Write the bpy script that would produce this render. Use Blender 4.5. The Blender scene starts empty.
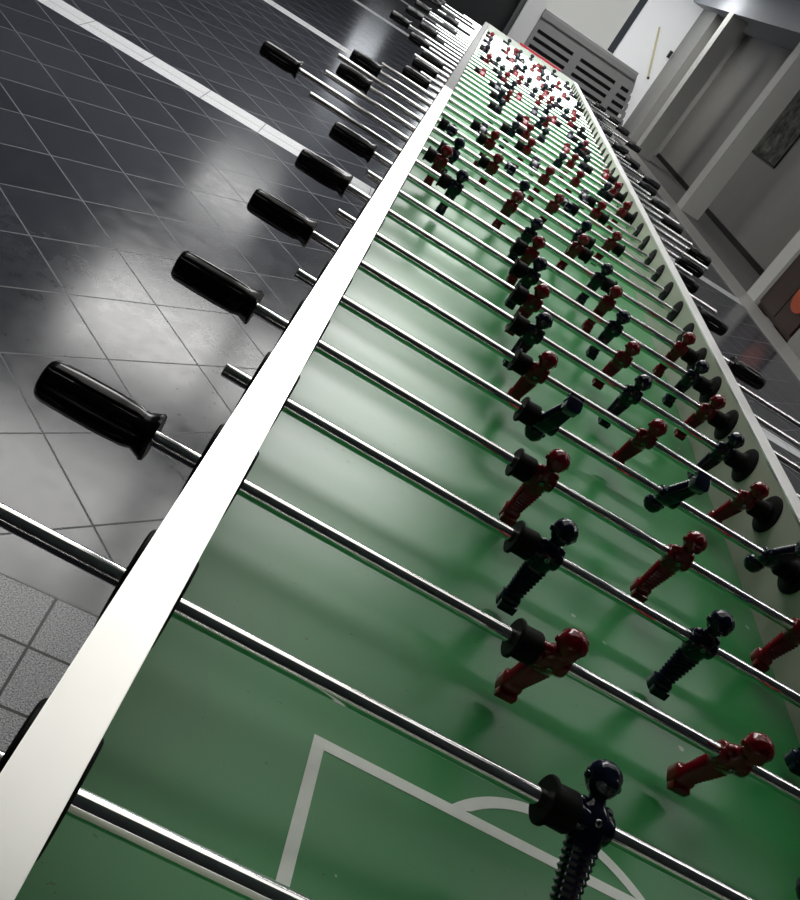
import bpy, bmesh, math, random
from mathutils import Vector, Matrix
random.seed(7)
C = bpy.context.scene.collection
PI = math.pi
RZ = 0.93                    # height of the table's rail top above the floor
TW = 0.7125                  # inner width of the table
RAIL = 0.0306                # rail width
PITCH = 0.15
Y0 = 0.0882
NROD = 44
Y_NEAR = 0.0
Y_FAR = Y0 + PITCH * (NROD - 1) + 0.09
RODZ = RZ - 0.040
FIELDZ = RZ - 0.124
ROOM = math.radians(3.7)     # the room is turned a little against the table

# ------------------------------------------------------------------ helpers
def V(*a): return Vector(a)

def rp(x, y, z=0.0):
    """room coordinates -> world"""
    c, s = math.cos(ROOM), math.sin(ROOM)
    return Vector((c * x - s * y, s * x + c * y, z))

def link(name, bm, mats, parent=None, smooth=False, sharp=35):
    me = bpy.data.meshes.new(name)
    bmesh.ops.recalc_face_normals(bm, faces=bm.faces)
    bm.to_mesh(me); bm.free()
    if not isinstance(mats, (list, tuple)): mats = [mats]
    for m in mats: me.materials.append(m)
    if smooth:
        for p in me.polygons: p.use_smooth = True
        try: me.set_sharp_from_angle(angle=math.radians(sharp))
        except Exception: pass
    o = bpy.data.objects.new(name, me); C.objects.link(o)
    if parent is not None: o.parent = parent
    return o

def empty(name, loc=(0, 0, 0), rz=0.0):
    o = bpy.data.objects.new(name, None); C.objects.link(o)
    o.location = loc; o.rotation_euler = (0, 0, rz)
    o.empty_display_size = 0.05
    return o

def tag(o, label=None, cat=None, group=None, kind=None):
    if label: o['label'] = label
    if cat: o['category'] = cat
    if group: o['group'] = group
    if kind: o['kind'] = kind
    return o

def struct(name, bm, mats, label=None):
    o = link(name, bm, mats); o['kind'] = 'structure'
    if label: o['label'] = label
    return o

def box(bm, x0, x1, y0, y1, z0, z1, mi=0, room=False, bev=0.0):
    T = (lambda x, y, z: rp(x, y, z)) if room else (lambda x, y, z: Vector((x, y, z)))
    vs = [bm.verts.new(T(x, y, z)) for z in (z0, z1) for y in (y0, y1) for x in (x0, x1)]
    fs = []
    for idx in ((0, 2, 3, 1), (4, 5, 7, 6), (0, 1, 5, 4), (2, 6, 7, 3), (0, 4, 6, 2), (1, 3, 7, 5)):
        f = bm.faces.new([vs[i] for i in idx]); f.material_index = mi; fs.append(f)
    if bev:
        es = list({e for f in fs for e in f.edges})
        r = bmesh.ops.bevel(bm, geom=es, offset=bev, segments=2, profile=0.7, affect='EDGES')
        for f in r['faces']: f.material_index = mi
    return vs

def quad(bm, pts, mi=0):
    f = bm.faces.new([bm.verts.new(p) for p in pts]); f.material_index = mi; return f

def lathe_x(bm, prof, seg=24, mi=0, caps=True, mod=None):
    """revolve (x, r) pairs about the X axis; mod(angle, x) scales the radius"""
    rings = []
    for (x, r) in prof:
        ring = []
        for k in range(seg):
            a = 2 * PI * k / seg
            rr = r * (mod(a, x) if mod else 1.0)
            ring.append(bm.verts.new((x, rr * math.cos(a), rr * math.sin(a))))
        rings.append(ring)
    for a, b in zip(rings, rings[1:]):
        for k in range(seg):
            f = bm.faces.new((a[k], a[(k + 1) % seg], b[(k + 1) % seg], b[k])); f.material_index = mi
    if caps:
        for r in (rings[0], rings[-1]):
            f = bm.faces.new(r); f.material_index = mi
    return rings

def closed_lathe_x(bm, prof, seg=28, mi=0):
    """revolve a CLOSED (x, r) loop about X (a ring with a hole)"""
    rings = [[bm.verts.new((x, r * math.cos(2 * PI * k / seg), r * math.sin(2 * PI * k / seg))) for k in range(seg)] for x, r in prof]
    n = len(rings)
    for i in range(n):
        a, b = rings[i], rings[(i + 1) % n]
        for k in range(seg):
            f = bm.faces.new((a[k], a[(k + 1) % seg], b[(k + 1) % seg], b[k])); f.material_index = mi

# ------------------------------------------------------------------ materials
def mat(name, color, rough=0.5, metal=0.0, spec=0.5, coat=0.0, emis=None, estr=0.0):
    m = bpy.data.materials.new(name); m.use_nodes = True
    b = m.node_tree.nodes['Principled BSDF']
    b.inputs['Base Color'].default_value = (*color, 1)
    b.inputs['Roughness'].default_value = rough
    b.inputs['Metallic'].default_value = metal
    b.inputs['Specular IOR Level'].default_value = spec
    b.inputs['Coat Weight'].default_value = coat
    b.inputs['Coat Roughness'].default_value = 0.08
    if emis:
        b.inputs['Emission Color'].default_value = (*emis, 1)
        b.inputs['Emission Strength'].default_value = estr
    return m

class NB:
    """small node builder"""
    def __init__(s, m): s.nt = m.node_tree; s.n = s.nt.nodes; s.b = s.n['Principled BSDF']
    def new(s, t, **k):
        n = s.n.new(t)
        for a, v in k.items(): setattr(n, a, v)
        return n
    def put(s, sock, v):
        if isinstance(v, bpy.types.NodeSocket): s.nt.links.new(v, sock)
        elif v is not None: sock.default_value = v
    def math(s, op, a, b=None, c=None):
        n = s.new('ShaderNodeMath', operation=op)
        for i, v in enumerate((a, b, c)):
            if v is not None: s.put(n.inputs[i], v)
        return n.outputs[0]
    def mix(s, f, a, b):
        n = s.new('ShaderNodeMix', data_type='RGBA')
        s.put(n.inputs['Factor'], f)
        s.put(n.inputs[6], a if isinstance(a, bpy.types.NodeSocket) else (*a, 1))
        s.put(n.inputs[7], b if isinstance(b, bpy.types.NodeSocket) else (*b, 1))
        return n.outputs[2]
    def noise(s, vec, scale, detail=3.0, rough=0.55):
        n = s.new('ShaderNodeTexNoise'); s.put(n.inputs['Vector'], vec)
        n.inputs['Scale'].default_value = scale; n.inputs['Detail'].default_value = detail; n.inputs['Roughness'].default_value = rough
        return n.outputs['Fac']
    def ramp(s, f, stops):
        n = s.new('ShaderNodeValToRGB'); s.put(n.inputs['Fac'], f)
        e = n.color_ramp.elements
        while len(e) < len(stops): e.new(0.5)
        for el, (p, c) in zip(e, stops): el.position = p; el.color = (*c, 1)
        return n.outputs['Color']
    def obj(s): return s.new('ShaderNodeTexCoord').outputs['Object']
    def bump(s, h, dist, strength=1.0):
        n = s.new('ShaderNodeBump'); s.put(n.inputs['Height'], h)
        n.inputs['Distance'].default_value = dist; n.inputs['Strength'].default_value = strength
        s.nt.links.new(n.outputs[0], s.b.inputs['Normal'])

M = {}
# chrome of the rods
M['chrome'] = mat('chrome', (0.80, 0.80, 0.80), 0.13, 1.0)
nb = NB(M['chrome']); o = nb.obj()
nz = nb.noise(o, 60.0, 4.0)
nb.put(nb.b.inputs['Roughness'], nb.math('MULTIPLY_ADD', nz, 0.05, 0.07))
# brushed aluminium rail
M['aluminium'] = mat('brushed_aluminium', (0.80, 0.80, 0.785), 0.36, 1.0)
nb = NB(M['aluminium']); o = nb.obj()
mp = nb.new('ShaderNodeMapping'); nb.put(mp.inputs['Vector'], o); mp.inputs['Scale'].default_value = (900, 6, 900)
nz = nb.noise(mp.outputs[0], 1.0, 3.0); n2 = nb.noise(o, 9.0, 4.0)
nb.put(nb.b.inputs['Roughness'], nb.math('ADD', nb.math('MULTIPLY_ADD', nz, 0.06, 0.25), nb.math('MULTIPLY', n2, 0.08)))
nb.put(nb.b.inputs['Base Color'], nb.mix(n2, (0.74, 0.735, 0.715), (0.86, 0.86, 0.85)))
nb.bump(nz, 0.00003, 0.12)
M['rail_dim_reflection'] = mat('rail_dim_reflection', (0.36, 0.365, 0.37), 0.7, 0.0, spec=0.0)  # grey colour stands in for the far rail's dimmer reflection
nb = NB(M['rail_dim_reflection']); o = nb.obj(); n2 = nb.noise(o, 14.0, 5.0)
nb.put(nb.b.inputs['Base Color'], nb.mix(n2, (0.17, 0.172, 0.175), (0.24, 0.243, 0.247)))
M['far_wall_glare'] = mat('far_wall_glare', (0.75, 0.76, 0.74), 0.4)  # near-white stands in for overexposed glare on the far end wall
# black plastics
M['grip'] = mat('black_grip', (0.005, 0.005, 0.006), 0.20, spec=0.28)
M['rubber'] = mat('black_rubber', (0.008, 0.008, 0.008), 0.55, spec=0.06)
M['hollow'] = mat('dark_hollow', (0.004, 0.004, 0.004), 0.8)
M['red'] = mat('red_plastic', (0.165, 0.003, 0.008), 0.12, spec=0.5)
M['navy'] = mat('navy_plastic', (0.004, 0.007, 0.022), 0.11, spec=0.42)
M['steel'] = mat('screw_steel', (0.38, 0.38, 0.38), 0.25, 1.0)
# playing field: green laminate, worn and dusty
M['field'] = mat('green_playfield', (0.022, 0.135, 0.042), 0.30, spec=0.52)
nb = NB(M['field']); o = nb.obj()
n1 = nb.noise(o, 4.0, 4.0); n2 = nb.noise(o, 130.0, 2.0)
c = nb.mix(n1, (0.014, 0.175, 0.040), (0.025, 0.225, 0.060))
speck = nb.math('GREATER_THAN', n2, 0.73)
c = nb.mix(nb.math('MULTIPLY', speck, 0.55), c, (0.015, 0.055, 0.020))
n3 = nb.noise(o, 47.0, 1.0)
c = nb.mix(nb.math('MULTIPLY', nb.math('GREATER_THAN', n3, 0.80), 0.6), c, (0.42, 0.48, 0.40))
nb.put(nb.b.inputs['Base Color'], c)
nb.put(nb.b.inputs['Roughness'], nb.math('MULTIPLY_ADD', n1, 0.10, 0.25))
M['marking'] = mat('white_pitch_line', (0.55, 0.60, 0.54), 0.45)
nb = NB(M['marking']); o = nb.obj(); n1 = nb.noise(o, 70.0, 4.0)
nb.put(nb.b.inputs['Base Color'], nb.mix(n1, (0.60, 0.66, 0.59), (0.76, 0.80, 0.74)))
M['panel'] = mat('grey_side_panel', (0.40, 0.42, 0.34), 0.38)
nb = NB(M['panel']); o = nb.obj(); n1 = nb.noise(o, 6.0, 4.0)
nb.put(nb.b.inputs['Base Color'], nb.mix(n1, (0.36, 0.38, 0.30), (0.44, 0.46, 0.38)))
M['cabinet'] = mat('black_table_body', (0.012, 0.012, 0.013), 0.35)
M['red_bar'] = mat('red_score_bar', (0.42, 0.010, 0.03), 0.35)

# floor: dark polished tiles laid on the diagonal, pale granite bands across the hall
M['floor'] = mat('polished_floor_tiles', (0.02, 0.02, 0.023), 0.2, spec=0.29)
nb = NB(M['floor']); pos = nb.new('ShaderNodeNewGeometry').outputs['Position']
sx = nb.new('ShaderNodeSeparateXYZ'); nb.put(sx.inputs[0], pos)
X, Y = sx.outputs[0], sx.outputs[1]
def rot(ang, ox, oy):
    c_, s_ = math.cos(ang), math.sin(ang)
    dx = nb.math('SUBTRACT', X, ox); dy = nb.math('SUBTRACT', Y, oy)
    u = nb.math('ADD', nb.math('MULTIPLY', dx, c_), nb.math('MULTIPLY', dy, s_))
    v = nb.math('SUBTRACT', nb.math('MULTIPLY', dy, c_), nb.math('MULTIPLY', dx, s_))
    return u, v
def groove(coord, period, half):
    f = nb.math('FRACT', nb.math('DIVIDE', coord, period))
    d = nb.math('ABSOLUTE', nb.math('SUBTRACT', f, 0.5))
    return nb.math('GREATER_THAN', d, 0.5 - half / period)
TA = math.radians(-42.1)
u, v = rot(TA, -0.1338, 0.0619)
g_t = nb.math('MAXIMUM', groove(u, 0.287, 0.0026), groove(v, 0.287, 0.0026))
cell = nb.new('ShaderNodeCombineXYZ')
nb.put(cell.inputs[0], nb.math('FLOOR', nb.math('DIVIDE', u, 0.287))); nb.put(cell.inputs[1], nb.math('FLOOR', nb.math('DIVIDE', v, 0.287)))
wn = nb.new('ShaderNodeTexWhiteNoise'); nb.put(wn.inputs['Vector'], cell.outputs[0])
mott = nb.noise(pos, 16.0, 5.0, 0.65)
tile = nb.mix(mott, (0.013, 0.0145, 0.019), (0.044, 0.047, 0.058))
tile = nb.mix(nb.math('MULTIPLY', wn.outputs['Value'], 0.45), tile, (0.012, 0.013, 0.016))
dots = nb.math('GREATER_THAN', nb.noise(pos, 55.0, 1.0), 0.74)
tile = nb.mix(nb.math('MULTIPLY', dots, 0.5), tile, (0.006, 0.006, 0.007))
tile = nb.mix(g_t, tile, (0.085, 0.087, 0.095))
a, b_ = rot(math.radians(4.2), -0.168, 1.055)       # band frame: b_ = 0 on a band's far edge
bandf = nb.math('FRACT', nb.math('DIVIDE', nb.math('ADD', b_, 0.25 + 37.5), 3.75))
near = nb.math('MULTIPLY', nb.math('LESS_THAN', b_, 0.0), nb.math('GREATER_THAN', b_, -0.66))
inband = nb.math('MAXIMUM', nb.math('LESS_THAN', bandf, 0.25 / 3.75), near)
gran = nb.noise(pos, 330.0, 3.0, 0.7)
band = nb.ramp(gran, [(0.36, (0.07, 0.07, 0.075)), (0.49, (0.35, 0.355, 0.37)), (0.60, (0.62, 0.625, 0.64))])
bz = nb.math('MULTIPLY', bandf, 3.75)
g_b = nb.math('MAXIMUM', groove(a, 0.33, 0.0022), nb.math('LESS_THAN', nb.math('ABSOLUTE', nb.math('SUBTRACT', bz, 0.118)), 0.0028))
edge = nb.math('MAXIMUM', nb.math('LESS_THAN', bz, 0.004), nb.math('GREATER_THAN', bz, 0.246))
edge = nb.math('MULTIPLY', edge, nb.math('SUBTRACT', 1.0, near))
g_b = nb.math('MAXIMUM', nb.math('MULTIPLY', g_b, nb.math('SUBTRACT', 1.0, near)), edge)
g_n = nb.math('MAXIMUM', groove(b_, 0.131, 0.0030), groove(a, 0.33, 0.0028))
g_b = nb.math('MAXIMUM', g_b, nb.math('MULTIPLY', near, g_n))
band = nb.mix(g_b, band, (0.025, 0.025, 0.026))
col = nb.mix(inband, tile, band)
nb.put(nb.b.inputs['Base Color'], col)
rgh = nb.math('MULTIPLY_ADD', mott, 0.16, 0.10)
rgh = nb.math('MAXIMUM', rgh, nb.math('MULTIPLY', inband, 0.42))
rgh = nb.math('MAXIMUM', rgh, nb.math('MULTIPLY', g_t, 0.6))
nb.put(nb.b.inputs['Roughness'], rgh)
hh = nb.math('ADD', nb.math('MULTIPLY', mott, 0.25), nb.math('MULTIPLY', nb.math('MAXIMUM', nb.math('MULTIPLY', g_t, nb.math('SUBTRACT', 1.0, inband)), nb.math('MULTIPLY', g_b, inband)), -1.0))
nb.bump(hh, 0.0008, 0.35)

def plaster(name, c0, c1, rough=0.7, scale=3.0):
    m = mat(name, c0, rough, spec=0.3); nb = NB(m); o = nb.obj()
    n = nb.noise(o, scale, 4.0)
    nb.put(nb.b.inputs['Base Color'], nb.mix(n, c0, c1))
    return m
M['wall'] = plaster('grey_plaster', (0.145, 0.141, 0.132), (0.18, 0.175, 0.163))
M['column'] = plaster('column_plaster', (0.34, 0.34, 0.32), (0.40, 0.40, 0.38))
M['white_wall'] = plaster('white_plaster', (0.66, 0.67, 0.67), (0.72, 0.73, 0.73))
M['ceiling'] = plaster('ceiling_paint', (0.36, 0.38, 0.41), (0.41, 0.43, 0.46))
M['dark_wall'] = plaster('dark_wall', (0.020, 0.021, 0.024), (0.030, 0.031, 0.034), 0.5)
M['kerb'] = plaster('kerb_stone', (0.21, 0.205, 0.195), (0.27, 0.265, 0.25), 0.30, 20.0)
M['skirting'] = mat('black_skirting', (0.010, 0.010, 0.009), 0.6, spec=0.1)
M['grille'] = plaster('grey_grille_paint', (0.22, 0.222, 0.225), (0.27, 0.27, 0.272), 0.5)
M['grille_top'] = plaster('grey_grille_top', (0.27, 0.27, 0.272), (0.32, 0.32, 0.32), 0.45)
M['bay_floor'] = plaster('dark_stone', (0.075, 0.074, 0.07), (0.10, 0.098, 0.094), 0.6)
M['black'] = mat('black_gap', (0.006, 0.006, 0.006), 0.7)
M['frame'] = mat('dark_window_frame', (0.014, 0.014, 0.015), 0.4)
M['frame_grey'] = mat('grey_mullion', (0.14, 0.14, 0.145), 0.4)
M['pane'] = mat('frosted_pane', (0.30, 0.30, 0.29), 0.35, emis=(0.95, 0.97, 0.93), estr=0.22)
M['added_daylight'] = mat('added_bright_pane', (0.5, 0.5, 0.5), 0.4, emis=(0.93, 0.97, 1.0), estr=9.0)
M['added_daylight_dim'] = mat('added_pale_pane', (0.5, 0.5, 0.5), 0.4, emis=(0.90, 0.95, 1.0), estr=2.5)
M['door'] = mat('white_door_added_glow', (0.74, 0.75, 0.76), 0.45, emis=(0.97, 0.98, 1.0), estr=0.22)  # slight glow stands in for light falling on the door
M['stick'] = mat('pale_wood', (0.72, 0.66, 0.42), 0.5)
M['tip'] = mat('dark_tip', (0.02, 0.018, 0.015), 0.5)
M['light'] = mat('lit_panel', (0.9, 0.9, 0.9), 0.5, emis=(1.0, 0.99, 0.97), estr=9.0)
M['light_dim'] = mat('dim_lit_panel', (0.9, 0.9, 0.9), 0.5, emis=(1.0, 0.96, 0.90), estr=1.1)
M['strip'] = mat('added_strip_glow', (0.9, 0.9, 0.9), 0.5, emis=(1.0, 0.99, 0.97), estr=7.5)
M['light_mid'] = mat('soft_lit_panel', (0.9, 0.9, 0.9), 0.5, emis=(1.0, 0.99, 0.97), estr=4.5)
M['housing'] = mat('white_housing', (0.6, 0.6, 0.6), 0.5)
M['brown'] = mat('brown_wood', (0.05, 0.022, 0.012), 0.4)
nb = NB(M['brown']); o = nb.obj(); mp = nb.new('ShaderNodeMapping'); nb.put(mp.inputs['Vector'], o); mp.inputs['Scale'].default_value = (3, 3, 40)
nz = nb.noise(mp.outputs[0], 1.5, 4.0); nb.put(nb.b.inputs['Base Color'], nb.mix(nz, (0.014, 0.006, 0.004), (0.034, 0.015, 0.008)))
M['orange'] = mat('orange_panel', (0.26, 0.045, 0.014), 0.5)
M['picture'] = mat('faded_photo_print', (0.05, 0.05, 0.045), 0.8, spec=0.1)
nb = NB(M['picture']); o = nb.obj()
n1 = nb.noise(o, 5.5, 6.0, 0.7)
nb.put(nb.b.inputs['Base Color'], nb.ramp(n1, [(0.36, (0.012, 0.012, 0.010)), (0.50, (0.055, 0.056, 0.046)), (0.62, (0.10, 0.10, 0.085)), (0.74, (0.20, 0.20, 0.18))]))

# ------------------------------------------------------------------ room
XR = 4.45; XB = 5.40; YE = 19.4; HC = 3.0
XL = -7.0; YB = -5.0
bm = bmesh.new()
quad(bm, [rp(XL, YB), rp(6.2, YB), rp(6.2, YE + .3), rp(XL, YE + .3)])
struct('floor', bm, M['floor'])
bm = bmesh.new(); box(bm, XL, 6.2, YB, YE + .3, HC, HC + .1, room=True); struct('ceiling', bm, M['ceiling'])
bm = bmesh.new(); box(bm, XL - .15, XL, YB, YE, 0, HC, room=True); struct('wall_left', bm, M['wall'])
bm = bmesh.new(); box(bm, XL, 6.2, YB - .15, YB, 0, HC, room=True); struct('wall_back', bm, M['wall'])
# right side: recessed bays between columns
bm = bmesh.new(); box(bm, XB, XB + .15, 8.92, YE, 0, HC, room=True); struct('wall_right', bm, M['wall'])
bm = bmesh.new(); box(bm, XR + .02, XB + .15, YB, 7.86, 0.0, HC, room=True); struct('wall_right_near', bm, M['wall'])
bm = bmesh.new(); box(bm, 4.12, XR, YB, YE - .02, 0.0, 0.012, room=True); struct('trim_1', bm, M['kerb'])      # stone strip along the columns
bm = bmesh.new(); box(bm, XR, XB - .002, 8.92, YE - .02, 0.0, 0.010, room=True); struct('trim_2', bm, M['bay_floor'])
bm = bmesh.new(); box(bm, XB - .04, XB, 8.93, 18.29, 0.0, 0.085, room=True); struct('baseboard_right', bm, M['skirting'])
# beam over the bays
bm = bmesh.new(); box(bm, XR, XB, 8.92, YE, 2.60, HC, room=True); struct('beam', bm, M['ceiling'])
for (ya, yb) in ((8.92, 9.20), (12.56, 12.84), (16.36, 16.66)):
    bm = bmesh.new(); box(bm, XR, XR + .30, ya, yb, 0, 2.60, room=True)
    struct('column', bm, M['column'])
# end of the hall
bm = bmesh.new(); box(bm, 4.72, XB, 18.3, YE + .1, 0.0, HC, room=True); struct('wall_end_right', bm, M['column'])
bm = bmesh.new()
for b in ((XL, 1.58, 0, 1.35), (XL, 1.58, 2.3, HC), (XL, -1.05, 1.35, 2.3), (-.35, .95, 1.35, 2.3)): box(bm, b[0], b[1], YE, YE + .15, b[2], b[3], room=True)
struct('wall_end_left', bm, M['dark_wall'])
bm = bmesh.new(); box(bm, 2.0, 3.70, YE, YE + .15, 0, 1.06, room=True); box(bm, 2.0, 3.70, YE, YE + .15, 2.75, HC, room=True); struct('wall_end', bm, M['white_wall'])
bm = bmesh.new(); box(bm, 1.66, 2.03, YE - .4, YE + .1, 0, HC, room=True); struct('column', bm, M['white_wall'])
bm = bmesh.new(); box(bm, 1.56, 1.66, YE - .25, YE + .1, 0, HC, room=True); struct('trim_3', bm, M['frame_grey'])

w1 = empty('window_1', rp(2.8, YE, 1.06)); w1['kind'] = 'structure'
def room_child(name, parent, m, *boxes, bev=0.0):
    bm = bmesh.new()
    for b in boxes: box(bm, *b, room=True, bev=bev)
    o = link(name, bm, m); o.parent = parent
    o.matrix_parent_inverse = Matrix.Translation(-Vector(parent.location))
    return o
room_child('pane', w1, M['pane'], (2.03, 3.56, YE + .02, YE + .05, 1.06, 2.28))
room_child('transom', w1, M['frame_grey'], (2.03, 3.56, YE - .02, YE + .06, 2.28, 2.33))
room_child('pane', w1, M['added_daylight'], (2.03, 3.56, YE + .02, YE + .05, 2.33, 2.75))  # unseen upper pane, added bright to whiten the far field
for num, xa, xb, pm in ((2, .95, 1.58, 'added_daylight'), (3, -1.05, -.35, 'added_daylight_dim')):  # unseen windows added for far field glare and a floor reflection
    added_window = empty('window_%d' % num, rp((xa + xb) / 2, YE, 1.35)); added_window['kind'] = 'structure'
    room_child('window_frame', added_window, M['frame_grey'], (xa, xb, YE - .02, YE + .06, 1.35, 1.40), (xa, xb, YE - .02, YE + .06, 2.25, 2.30), (xa, xa + .06, YE - .02, YE + .06, 1.40, 2.25), (xb - .06, xb, YE - .02, YE + .06, 1.40, 2.25))
    room_child('pane', added_window, M[pm], (xa + .06, xb - .06, YE + .02, YE + .05, 1.40, 2.25))
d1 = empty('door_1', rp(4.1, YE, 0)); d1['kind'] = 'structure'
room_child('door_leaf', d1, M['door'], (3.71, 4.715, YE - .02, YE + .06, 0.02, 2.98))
room_child('door_handle', d1, M['frame'], (4.63, 4.69, YE - .09, YE - .02, 1.56, 1.70))

# slotted grey heater cover in front of the window
hc = empty('heater_cover', rp(3.2, 19.0, 0))
tag(hc, 'grey slotted heater cover standing under the window beyond the far table end', 'heater cover')
HF = 18.98
slots = []
for r, z in enumerate((0.66, 0.51, 0.36, 0.21)):
    for (xa, xb) in ((2.12, 2.96), (3.14, 3.98)): slots.append((xa, xb, z))
    slots.append((4.12 + .02 * r, 4.26 + .05 * r, z))
def slot_face():
    bm = bmesh.new()
    # front panel made of bars between the slots
    rows = [(0.0, 0.175), (0.245, 0.325), (0.395, 0.475), (0.545, 0.625), (0.695, 0.98)]
    def xr(z): return 4.63 - 0.37 * z / 1.04
    for (za, zb) in rows:
        vs = [rp(2.035, HF, za), rp(xr(za), HF, za), rp(xr(zb), HF, zb), rp(2.035, HF, zb)]
        back = [rp(2.035, HF + .02, za), rp(xr(za), HF + .02, za), rp(xr(zb), HF + .02, zb), rp(2.035, HF + .02, zb)]
        a = [bm.verts.new(v) for v in vs]; b = [bm.verts.new(v) for v in back]
        bm.faces.new(a); bm.faces.new(b[::-1])
        for i in range(4): bm.faces.new((a[i], b[i], b[(i + 1) % 4], a[(i + 1) % 4]))
    for (za, zb) in ((0.175, 0.245), (0.325, 0.395), (0.475, 0.545), (0.625, 0.695)):
        for (xa, xb) in ((2.035, 2.12), (2.96, 3.14), (3.98, 4.13), (xr(zb) - .07, xr(zb) - .005)):
            box(bm, xa, xb, HF + .001, HF + .019, za - .001, zb + .001, room=True)
    return bm
o = link('front_grille', slot_face(), M['grille']); o.parent = hc; o.matrix_parent_inverse = Matrix.Translation(-Vector(hc.location))
room_child('inner_box', hc, M['black'], (2.05, 4.26, HF + .06, YE - .06, 0.02, 0.97), (4.26, 4.34, HF + .06, YE - .06, 0.02, 0.76), (4.34, 4.42, HF + .06, YE - .06, 0.02, 0.54))
room_child('top_board', hc, M['grille_top'], (2.035, 4.27, HF - .03, YE - .08, 0.985, 1.045))
room_child('top_lip', hc, M['grille'], (2.035, 4.27, HF - .045, HF - .031, 0.90, 1.0))

# pale stick leaning in the corner by the white door
st = empty('wooden_stick', rp(4.50, 19.25, 1.06))
tag(st, 'pale wooden stick leaning against the white door above the heater cover', 'stick')
def stick(za, zb, ra, rb, m, name):
    bm = bmesh.new()
    p0, p1 = rp(4.545, 19.2, 1.046), rp(4.18, 19.36, 1.92)
    n = 10; d = (p1 - p0); q = d.to_track_quat('Z', 'Y')
    rings = []
    for t, r in ((za, ra), (zb, rb)):
        c0 = p0 + d * t
        rings.append([bm.verts.new(c0 + q @ Vector((r * math.cos(2 * PI * k / n), r * math.sin(2 * PI * k / n), 0))) for k in range(n)])
    for k in range(n): bm.faces.new((rings[0][k], rings[0][(k + 1) % n], rings[1][(k + 1) % n], rings[1][k]))
    bm.faces.new(rings[0][::-1]); bm.faces.new(rings[1])
    o = link(name, bm, m, smooth=True); o.parent = st; o.matrix_parent_inverse = Matrix.Translation(-Vector(st.location)); return o
stick(0.05, 1.0, .022, .020, M['stick'], 'shaft')
stick(0.0, 0.0499, .026, .026, M['tip'], 'end_tip')

# picture in the right-hand bay
pc = empty('wall_picture', rp(XB, 13.35, 1.6))
tag(pc, 'dark faded landscape photo print hung on the grey wall right of the table', 'picture')
room_child('print', pc, M['picture'], (XB - .018, XB - .012, 13.15, 14.62, 1.13, 2.12))
room_child('picture_frame', pc, M['skirting'], (XB - .022, XB - .002, 13.12, 13.15, 1.10, 2.15), (XB - .022, XB - .002, 14.62, 14.65, 1.10, 2.15),
           (XB - .022, XB - .002, 13.15, 14.62, 1.10, 1.13), (XB - .022, XB - .002, 13.15, 14.62, 2.12, 2.15))
room_child('backing', pc, M['skirting'], (XB - .0115, XB - .002, 13.15, 14.62, 1.13, 2.12))

# brown cupboard in the nearest bay
cb = empty('brown_cupboard', rp(4.8, 8.4, 0.0))
tag(cb, 'dark brown wooden cupboard with an orange panel, beside the nearest column', 'cupboard')
room_child('body', cb, M['brown'], (4.50, 5.15, 7.90, 8.90, 0.012, 1.5))
room_child('door', cb, M['brown'], (4.472, 4.498, 7.92, 8.39, 0.06, 1.47), bev=.003)
room_child('door', cb, M['brown'], (4.472, 4.498, 8.41, 8.88, 0.06, 1.47), bev=.003)
bm = bmesh.new()
ctr = (8.17, 0.40)
rr = [[bm.verts.new(rp(x, ctr[0] + .20 * math.cos(2 * PI * k / 24), ctr[1] + .17 * math.sin(2 * PI * k / 24))) for k in range(24)] for x in (4.471, 4.462)]
for k in range(24): bm.faces.new((rr[0][k], rr[0][(k + 1) % 24], rr[1][(k + 1) % 24], rr[1][k]))
bm.faces.new(rr[0]); bm.faces.new(rr[1])
o = link('orange_panel', bm, M['orange']); o['label'] = 'round orange panel'; o.parent = cb; o.matrix_parent_inverse = Matrix.Translation(-Vector(cb.location))

# ceiling lights: long rows of panels across the hall
ORD = ['first', 'second', 'third', 'fourth', 'fifth', 'sixth', 'seventh', 'eighth', 'ninth', 'tenth', 'eleventh', 'twelfth', 'thirteenth', 'fourteenth', 'fifteenth',
       'sixteenth', 'seventeenth', 'eighteenth', 'nineteenth', 'twentieth', 'twenty-first', 'twenty-second', 'twenty-third', 'twenty-fourth']
LIGHTS = []
for r, (ya, yb) in enumerate(((1.2, 3.0), (3.6, 5.4), (6.6, 8.4), (11.0, 12.8), (16.2, 17.4))):  # last row added to brighten the end pillar and heater cover
    for cidx, (xa, xb) in enumerate(((-1.55, -.15), (-.05, 1.35)) if r < 3 else ((-1.60, -.60), (1.1, 2.5)) if r == 3 else ((1.6, 2.9), (3.0, 4.2))):
        LIGHTS.append((r, cidx, xa, xb, ya, yb))
for (r, cidx, xa, xb, ya, yb) in LIGHTS:
    L = empty('ceiling_light', rp((xa + xb) / 2, (ya + yb) / 2, HC))
    tag(L, 'large unseen ceiling light panel, %s row from the near end, %s' % (ORD[r], ('over the tiled side', 'over the table')[cidx]), 'ceiling light', 'ceiling light panels')
    room_child('housing', L, M['housing'], (xa, xb, ya, yb, HC - .045, HC - .001))
    room_child('diffuser', L, M[('light_dim', 'light', 'light', 'light_mid', 'light')[r]], (xa + .03, xb - .03, ya + .03, yb - .03, HC - .055, HC - .046))

for r, yy in enumerate((1.6, 3.4, 5.6, 8.2, 11.5)):  # strips added to put highlights on the right-hand rods
    L = empty('added_strip_light', rp(2.9, yy, HC))
    tag(L, 'unseen strip light added for rod highlights, column side, %s from the near end' % ORD[r], 'ceiling light', 'added strip lights')
    room_child('housing', L, M['housing'], (1.6, 4.2, yy - .11, yy + .11, HC - .045, HC - .001))
    room_child('diffuser', L, M['strip'], (1.62, 4.18, yy - .09, yy + .09, HC - .06, HC - .046))

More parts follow.
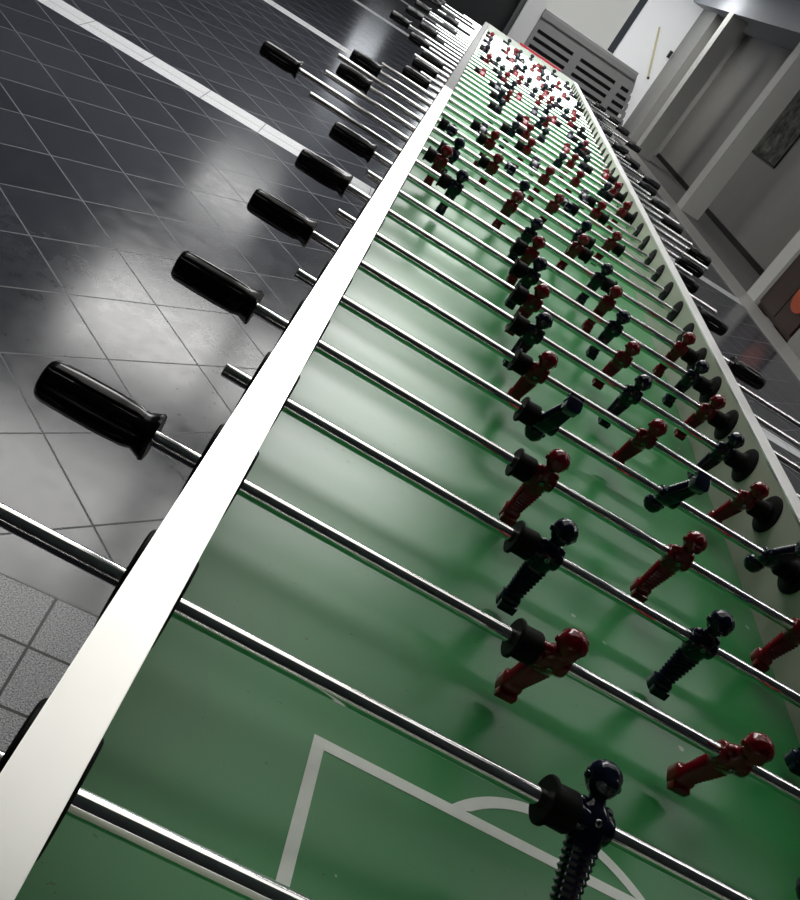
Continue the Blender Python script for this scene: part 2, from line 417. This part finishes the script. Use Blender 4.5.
# ------------------------------------------------------------------ the table
T = empty('foosball_table', (TW / 2, (Y_NEAR + Y_FAR) / 2, 0))
tag(T, 'very long foosball table with green playing field and brushed aluminium rails', 'foosball table')
def tchild(name, bm, m, smooth=False, label=None):
    o = link(name, bm, m, smooth=smooth); o.parent = T; o.matrix_parent_inverse = Matrix.Translation(-Vector(T.location))
    if label: o['label'] = label
    return o
rod_y = [Y0 + PITCH * i for i in range(NROD)]
# field with its white lines (the lines are faces of the same mesh)
bm = bmesh.new()
box(bm, 0.0005, TW - .0005, Y_NEAR + .0005, Y_FAR - .0005, FIELDZ - .02, FIELDZ, 0)
zl = FIELDZ + .0004
def line_quad(x0, x1, y0, y1): quad(bm, [V(x0, y0, zl), V(x1, y0, zl), V(x1, y1, zl), V(x0, y1, zl)], 1)
def goal_marks(sy, yc):
    f = lambda y: yc + sy * y
    cx = TW / 2 - .004
    line_quad(cx - .2125, cx + .2125, min(f(.2665), f(.2765)), max(f(.2665), f(.2765)))
    for sgn in (-1, 1):
        xa = cx + sgn * .2125; xb = cx + sgn * .2025
        line_quad(min(xa, xb), max(xa, xb), min(f(.001), f(.2665)), max(f(.001), f(.2665)))
    ri, ro, cy = .118, .128, .188
    a0 = math.asin((.2765 - cy) / ro); n = 28
    for k in range(n):
        a = a0 + (PI - 2 * a0) * k / n; b = a0 + (PI - 2 * a0) * (k + 1) / n
        pin = lambda t: V(cx + ri * math.cos(t), f(max(cy + ri * math.sin(t), .2765)), zl)
        pout = lambda t: V(cx + ro * math.cos(t), f(cy + ro * math.sin(t)), zl)
        quad(bm, [pin(a), pout(a), pout(b), pin(b)], 1)
goal_marks(1, Y_NEAR); goal_marks(-1, Y_FAR)
tchild('playing_field', bm, [M['field'], M['marking']])
# side walls with a square opening for every rod
def side_wall(x0, x1):
    bm = bmesh.new(); hz = .012
    box(bm, x0, x1, Y_NEAR - RAIL, Y_FAR + RAIL, RZ - .30, RODZ - hz)
    box(bm, x0, x1, Y_NEAR - RAIL, Y_FAR + RAIL, RODZ + hz, RZ - .004)
    ys = [Y_NEAR - RAIL] + [v for y in rod_y for v in (y - hz, y + hz)] + [Y_FAR + RAIL]
    for a, b in zip(ys[0::2], ys[1::2]): box(bm, x0, x1, a, b, RODZ - hz, RODZ + hz)
    return bm
tchild('side_wall', side_wall(-RAIL + .001, 0.0), [M['panel']])
tchild('side_wall', side_wall(TW, TW + RAIL - .001), [M['panel']])
for (xa, xb) in ((-RAIL - .0105, -RAIL), (TW + RAIL, TW + RAIL + .0105)):
    pass
def end_wall(ya, yb):
    bm = bmesh.new(); box(bm, -RAIL, TW + RAIL, ya, yb, RZ - .30, RZ - .004); return bm
bm = bmesh.new(); box(bm, 0.0, TW, Y_NEAR - RAIL + .001, Y_NEAR, RZ - .30, RZ - .004); tchild('end_wall', bm, M['panel'])
bm = bmesh.new(); box(bm, 0.0, TW, Y_FAR, Y_FAR + RAIL - .001, RZ - .30, RZ - .004); tchild('end_wall', bm, M['far_wall_glare'])
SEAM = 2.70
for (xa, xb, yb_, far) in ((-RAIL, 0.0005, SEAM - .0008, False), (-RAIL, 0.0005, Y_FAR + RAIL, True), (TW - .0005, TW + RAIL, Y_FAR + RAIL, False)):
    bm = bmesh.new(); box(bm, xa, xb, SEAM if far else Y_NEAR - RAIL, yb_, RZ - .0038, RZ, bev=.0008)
    tchild('rail', bm, M['rail_dim_reflection'] if far else M['aluminium'], label='aluminium rail length with its dim reflection coloured grey' if far else 'brushed aluminium rail')
for (ya, yb) in ((Y_NEAR - RAIL, Y_NEAR + .0005), (Y_FAR - .0005, Y_FAR + RAIL)):
    bm = bmesh.new(); box(bm, .0006, TW - .0006, ya, yb, RZ - .0038, RZ, bev=.0008)
    tchild('rail', bm, M['aluminium'], label='brushed aluminium end rail')
bm = bmesh.new(); box(bm, -.02, TW + .02, Y_NEAR - .02, Y_FAR + .02, RZ - .44, RZ - .301); tchild('body', bm, M['cabinet'])
for k in range(5):
    for x in (.02, TW - .02):
        y = Y_NEAR + .25 + (Y_FAR - .5) * k / 4
        bm = bmesh.new(); box(bm, x - .05, x + .05, y - .05, y + .05, .002, RZ - .441, bev=.004); tchild('leg', bm, M['cabinet'])
# score bar over the far end
bm = bmesh.new(); box(bm, .25, TW - .12, Y_FAR + .008, Y_FAR + .022, RZ + .001, RZ + .015, bev=.003); tchild('score_bar', bm, M['red_bar'], label='red score bar')
# bearings: one flanged black bush per rod and side, its flanges on both faces of the wall
def bearing_bm(flange_in, flange_out):
    bm = bmesh.new(); h = .0074
    closed_lathe_x(bm, [(-.001, h), (-.001, .0098), (RAIL + .001 - .0012, .0098), (RAIL - .0002, flange_out), (RAIL + .0022, flange_out), (RAIL + .0036, flange_out - .002),
                        (RAIL + .0040, .012), (RAIL + .0040, h)][::1])
    closed_lathe_x(bm, [(.0002, .0099), (.0002, flange_in), (-.0018, flange_in), (-.0030, flange_in - .002), (-.0032, .0125), (-.0032, h), (-.0005, h), (-.0005, .0099)])
    return bm
bl = link('bearing', bearing_bm(.0310, .0360), M['rubber'], smooth=True)
for i, y in enumerate(rod_y):
    for side in (0, 1):
        if i == 0 and side == 0: o = bl
        else:
            o = bl.copy(); C.objects.link(o)
        o.parent = T
        # built with the wall running from x = 0 (inside) to x = RAIL (outside)
        o.location = Vector(((0.0 if side == 0 else TW), y, RODZ)) - Vector(T.location)
        o.rotation_euler = (0, 0, PI if side == 0 else 0)

# ------------------------------------------------------------------ rods
RR = 0.0067
def bar_bm(x0, x1, seg=24):
    """hollow chrome tube: open, chamfered end at x0"""
    bm = bmesh.new()
    lathe_x(bm, [(x0 + .012, .0044), (x0, .0046), (x0, RR - .0010), (x0 + .0008, RR), (x1, RR)], seg, caps=False)
    c = bm.verts.new((x0 + .012, 0, 0)); bm.verts.ensure_lookup_table()
    ring = [bm.verts[k] for k in range(seg)]
    for k in range(seg):
        f = bm.faces.new((ring[k], ring[(k + 1) % seg], c)); f.material_index = 1
    for f in bm.faces:
        if all(v.co.x < x0 + .0121 for v in f.verts) and any(v.co.x > x0 + .011 for v in f.verts): f.material_index = 1
    cap = [v for v in bm.verts if abs(v.co.x - x1) < 1e-6]
    cap.sort(key=lambda v: math.atan2(v.co.z, v.co.y)); bm.faces.new(cap)
    return bm
def handle_bm(flip):
    """black grip: eight long flats, waisted neck, flared collar (collar at x = 0, grip towards +x)"""
    bm = bmesh.new()
    pr = [(.000, .0072), (.000, .0185), (.0025, .0200), (.0050, .0192), (.0120, .0160), (.0150, .0164), (.0200, .0176), (.0400, .0184), (.0650, .0182), (.0850, .0176),
          (.0900, .0166), (.0928, .0140), (.0936, .0080), (.0937, .0008)]
    seg = 64
    def mod(a, x):
        if x < .004: return 1.0 + .05 * math.cos(6 * a)
        if x > .0885: return 1.0
        t = abs(((a / (2 * PI) * 10) % 1.0) - .5) * 2      # 1 on a groove
        return 1.0 - (.075 if t > .84 and .0155 < x else 0.0)
    lathe_x(bm, pr, seg, mod=mod)
    if flip:
        for v in bm.verts: v.co.x = -v.co.x
    return bm
def bumper_bm(side):
    """rubber bumper, its flange turned to the wall on that side (-1 left, +1 right), centred on the flange's outer face"""
    bm = bmesh.new(); h = RR + .0002
    closed_lathe_x(bm, [(0, h), (0, .0165), (.0010, .0178), (.0032, .0178), (.0042, .0158), (.0048, .0148), (.0218, .0152), (.0236, .0142), (.0236, h)])
    if side > 0:
        for v in bm.verts: v.co.x = -v.co.x
    return bm
def player_bm():
    bm = bmesh.new(); n = 20
    # body: sections (z, half width x, half depth y, y offset, squareness)
    sec = [(-.0735, .0088, .0062, .001, 4), (-.0728, .0105, .0100, .001, 4), (-.0600, .0108, .0104, .001, 4), (-.0580, .0104, .0092, .0006, 4)]
    z = -.0570; k = 0
    while z < -.0150:
        big = k % 2 == 0
        t = (z + .057) / .042
        wx = .0086 + .0036 * t
        sec.append((z, wx + (.0011 if big else -.0004), .0066 + .0012 * t + (.0010 if big else -.0002), 0, 3))
        z += .0024; k += 1
    sec += [(-.0140, .0126, .0084, 0, 2.6), (-.0100, .0132, .0098, 0, 2.4), (-.0040, .0140, .0112, 0, 2.2), (.0030, .0144, .0112, 0, 2.2), (.0080, .0138, .0098, 0, 2.2), (.0115, .0112, .0082, 0, 2.2),
            (.0140, .0078, .0072, 0, 2), (.0165, .0066, .0066, 0, 2), (.0180, .0066, .0066, 0, 2)]
    rings = []
    for (z, wx, wy, oy, e) in sec:
        ring = []
        for i in range(n):
            a = 2 * PI * i / n; c, s = math.cos(a), math.sin(a)
            ring.append(bm.verts.new((wx * math.copysign(abs(c) ** (2 / e), c), oy + wy * math.copysign(abs(s) ** (2 / e), s), z)))
        rings.append(ring)
    for a, b in zip(rings, rings[1:]):
        for i in range(n): bm.faces.new((a[i], a[(i + 1) % n], b[(i + 1) % n], b[i]))
    bm.faces.new(rings[0][::-1]); bm.faces.new(rings[-1])
    # toe block at the front of the foot (front = -y)
    box(bm, -.0096, .0096, -.0135, -.0060, -.0728, -.0630, bev=.0016)
    # collar along the rod (the folded arms)
    lathe_x(bm, [(-.0150, .0078), (-.0150, .0100), (-.0138, .0112), (-.0095, .0116), (-.0060, .0108), (.0060, .0108), (.0095, .0116), (.0138, .0112), (.0150, .0100), (.0150, .0078)], 20)
    # shoulder caps
    for sgn in (-1, 1):
        r = bmesh.ops.create_uvsphere(bm, u_segments=12, v_segments=8, radius=.0058)
        bmesh.ops.translate(bm, verts=r['verts'], vec=(sgn * .0098, 0, .0098))
    # head with grooved hair cap
    HZ, HR = .0300, .0132
    hr = []
    nh = 28; mv = 16
    for j in range(1, mv):
        th = PI * j / mv; zz = math.cos(th); rad = math.sin(th)
        ring = []
        for i in range(nh):
            a = 2 * PI * i / nh
            r = HR
            front = -math.sin(a)
            hair = zz > .12 + .30 * max(0.0, front)
            if hair:
                r *= 1.06
                r *= 1.0 - (.045 if i % 4 == 0 else 0.0) * min(1.0, 2.2 * rad)
            else:
                r *= .985
                if front > .9 and -.25 < zz < .05: r *= 1.10     # nose
                if .55 < front < .88 and -.02 < zz < .18: r *= .95   # eyes
                if front > .75 and -.50 < zz < -.38: r *= .96    # mouth
                if zz < -.35: r *= .96
            ring.append(bm.verts.new((r * rad * math.cos(a), r * rad * math.sin(a), HZ + r * zz * 1.06)))
        hr.append(ring)
    for a, b in zip(hr, hr[1:]):
        for i in range(nh): bm.faces.new((a[i], b[i], b[(i + 1) % nh], a[(i + 1) % nh]))
    for ring, zz in ((hr[0], HZ + HR * 1.115), (hr[-1], HZ - HR * 1.02)):
        c = bm.verts.new((0, 0, zz))
        for i in range(nh): bm.faces.new((ring[i], ring[(i + 1) % nh], c))
    # ears
    for sgn in (-1, 1):
        r = bmesh.ops.create_uvsphere(bm, u_segments=8, v_segments=6, radius=.0032)
        for v in r['verts']: v.co.x *= .6
        bmesh.ops.translate(bm, verts=r['verts'], vec=(sgn * .0132, 0, .0292))
    return bm
def screw_bm():
    bm = bmesh.new(); n = 16
    prof = [(0, .0029), (-.0010, .0029), (-.0016, .0023)]
    rings = [[bm.verts.new((r * math.cos(2 * PI * k / n), y, r * math.sin(2 * PI * k / n))) for k in range(n)] for y, r in prof]
    for a, b in zip(rings, rings[1:]):
        for k in range(n): bm.faces.new((a[k], a[(k + 1) % n], b[(k + 1) % n], b[k]))
    bm.faces.new(rings[-1])
    # cross recess
    for (hx, hz) in ((.0016, .0004), (.0004, .0016)):
        f = bm.faces.new([bm.verts.new((x, -.00165, z)) for x, z in ((-hx, -hz), (hx, -hz), (hx, hz), (-hx, hz))]); f.material_index = 1
    return bm

def mesh_of(name, bm, mats, smooth=True, sharp=35):
    o = link(name, bm, mats, smooth=smooth, sharp=sharp); me = o.data
    bpy.data.objects.remove(o); return me
ME = {
    'bar_odd': mesh_of('bar', bar_bm(-.061, 1.06), [M['chrome'], M['hollow']]),
    'handle_l': mesh_of('handle', handle_bm(True), M['grip']),
    'handle_r': mesh_of('handle', handle_bm(False), M['grip']),
    'bump_l': mesh_of('bumper', bumper_bm(-1), M['rubber']),
    'bump_r': mesh_of('bumper', bumper_bm(1), M['rubber']),
    'player_red': mesh_of('player_figure', player_bm(), M['red'], sharp=50),
    'player_navy': mesh_of('player_figure', player_bm(), M['navy'], sharp=50),
    'screw': mesh_of('screw', screw_bm(), [M['steel'], M['hollow']]),
}
bm = bar_bm(-.061, 1.06)
for v in bm.verts: v.co.x = .959 - v.co.x          # mirrored: handle at the left, open end at the right (-0.101 .. 1.020)
ME['bar_even'] = mesh_of('bar', bm, [M['chrome'], M['hollow']])
bm = bar_bm(-.40, .78); ME['bar_goal'] = mesh_of('bar', bm, [M['chrome'], M['hollow']])

def put(name, me, parent, loc, rot=(0, 0, 0)):
    o = bpy.data.objects.new(name, me); C.objects.link(o); o.parent = parent
    o.location = loc; o.rotation_euler = rot; return o

# shift along the rod (0 = pushed fully to the right) and spin (degrees, head towards +y positive)
SHIFT = {2: 0, 3: 0, 4: 0, 5: .001, 6: -.001, 7: -.004, 8: -.003, 9: -.004, 10: -.003, 11: -.193, 12: -.243, 13: -.222, 14: -.112, 15: -.247, 16: -.130, 17: -.16, 18: 0, 19: -.06, 20: 0, 21: -.12,
         22: 0, 23: -.125, 24: -.09, 25: -.14, 27: -.07, 28: -.11, 29: -.14, 32: -.05, 33: -.243, 34: -.24, 37: -.245}
SPIN = {0: 10, 1: 51, 2: -20, 3: 2, 4: -10, 5: 143, 6: -23, 7: -16, 8: -20, 9: -12, 10: -10, 11: -14, 12: -20, 13: 12, 14: -22, 15: 95, 16: -12, 17: 80}
TILT_WORDS = lambda s: 'figures hanging head down' if abs(s) > 120 else 'figures lying flat' if abs(s) > 60 else 'upright figures' if abs(s) < 14 else 'slightly tilted figures'
cnt = {'red': 0, 'navy': 0}
for i, y in enumerate(rod_y):
    red = i % 2 == 0
    team = 'red' if red else 'navy'
    sh = SHIFT.get(i, -random.choice((0, .03, .08, .12, .17, .22, .245)) if i > 16 else 0)
    sp = SPIN.get(i, random.choice((-25, -18, -12, -8, 0, 8, 15, 70, 95)))
    R = empty('foosball_rod', (0, y, RODZ)); R.rotation_euler = (math.radians(-sp), 0, 0)
    k = cnt[team]; cnt[team] += 1
    pos = 'pushed right' if sh > -.02 else 'pulled left' if sh < -.18 else 'standing midway'
    tag(R, '%s %s rod from the near end, %s, %s' % (ORD[k], team, pos, TILT_WORDS(sp)), 'foosball rod', 'foosball rods across the table')
    if i == 0: xs = [.40]; lb, rb = .37, .43
    elif i == 1: xs = [.322, .512]; lb, rb = .2830, .5500
    elif i == 5: xs = [.3065, .4990, .6690]; lb, rb = .2670, .7079
    else: xs = [x + sh for x in (.2960, .4850, .6690)]; lb, rb = .2570 + sh, .7079 + sh
    if i <= 1:
        put('bar', ME['bar_goal'], R, (0.0, 0, 0))
        hd = put('handle', ME['handle_r'], R, (.78, 0, 0))
    elif red:
        put('bar', ME['bar_even'], R, (sh, 0, 0)); hd = put('handle', ME['handle_l'], R, (-.072 + sh, 0, 0), (random.uniform(0, .6), 0, 0))
    else:
        put('bar', ME['bar_odd'], R, (sh, 0, 0)); hd = put('handle', ME['handle_r'], R, (1.03 + sh, 0, 0), (random.uniform(0, .6), 0, 0))
    hd['label'] = 'black ridged handle'
    put('bumper', ME['bump_l'], R, (lb, 0, 0))['label'] = 'black rubber bumper'
    put('bumper', ME['bump_r'], R, (rb, 0, 0))['label'] = 'black rubber bumper'
    for x in xs:
        f = put('player_figure', ME['player_red' if red else 'player_navy'], R, (x, 0, 0)); f['label'] = team + ' plastic player figure'
        if i < 10: put('screw', ME['screw'], f, (0.0, -.0112, .0010))['label'] = 'steel screw'

# ------------------------------------------------------------------ world, camera
w = bpy.data.worlds.new('World'); bpy.context.scene.world = w; w.use_nodes = True
w.node_tree.nodes['Background'].inputs[0].default_value = (0.6, 0.66, 0.75, 1)
w.node_tree.nodes['Background'].inputs[1].default_value = 0.05

cam = bpy.data.cameras.new('Camera'); co = bpy.data.objects.new('Camera', cam); C.objects.link(co)
cam.sensor_fit = 'HORIZONTAL'; cam.sensor_width = 36.0; cam.lens = 884.451 / 800.0 * 36.0
cam.clip_start = 0.02; cam.clip_end = 200
r = Vector((0.85477763, 0.11619847, 0.50581926)); d = Vector((0.49556814, -0.4722475, -0.72896812)); f = Vector((0.1541669, 0.87377355, -0.46125086))
m = Matrix.Identity(4)
for i_, vec in enumerate((r, -d, -f)):
    for j_ in range(3): m[j_][i_] = vec[j_]
m.translation = Vector((-0.01115, -0.18858, RZ + 0.36303))
co.matrix_world = m
sc = bpy.context.scene; sc.camera = co
sc.view_settings.view_transform = 'Standard'; sc.view_settings.look = 'None'; sc.view_settings.gamma = 1; sc.view_settings.use_curve_mapping = False
sc.view_settings.exposure = 0.28
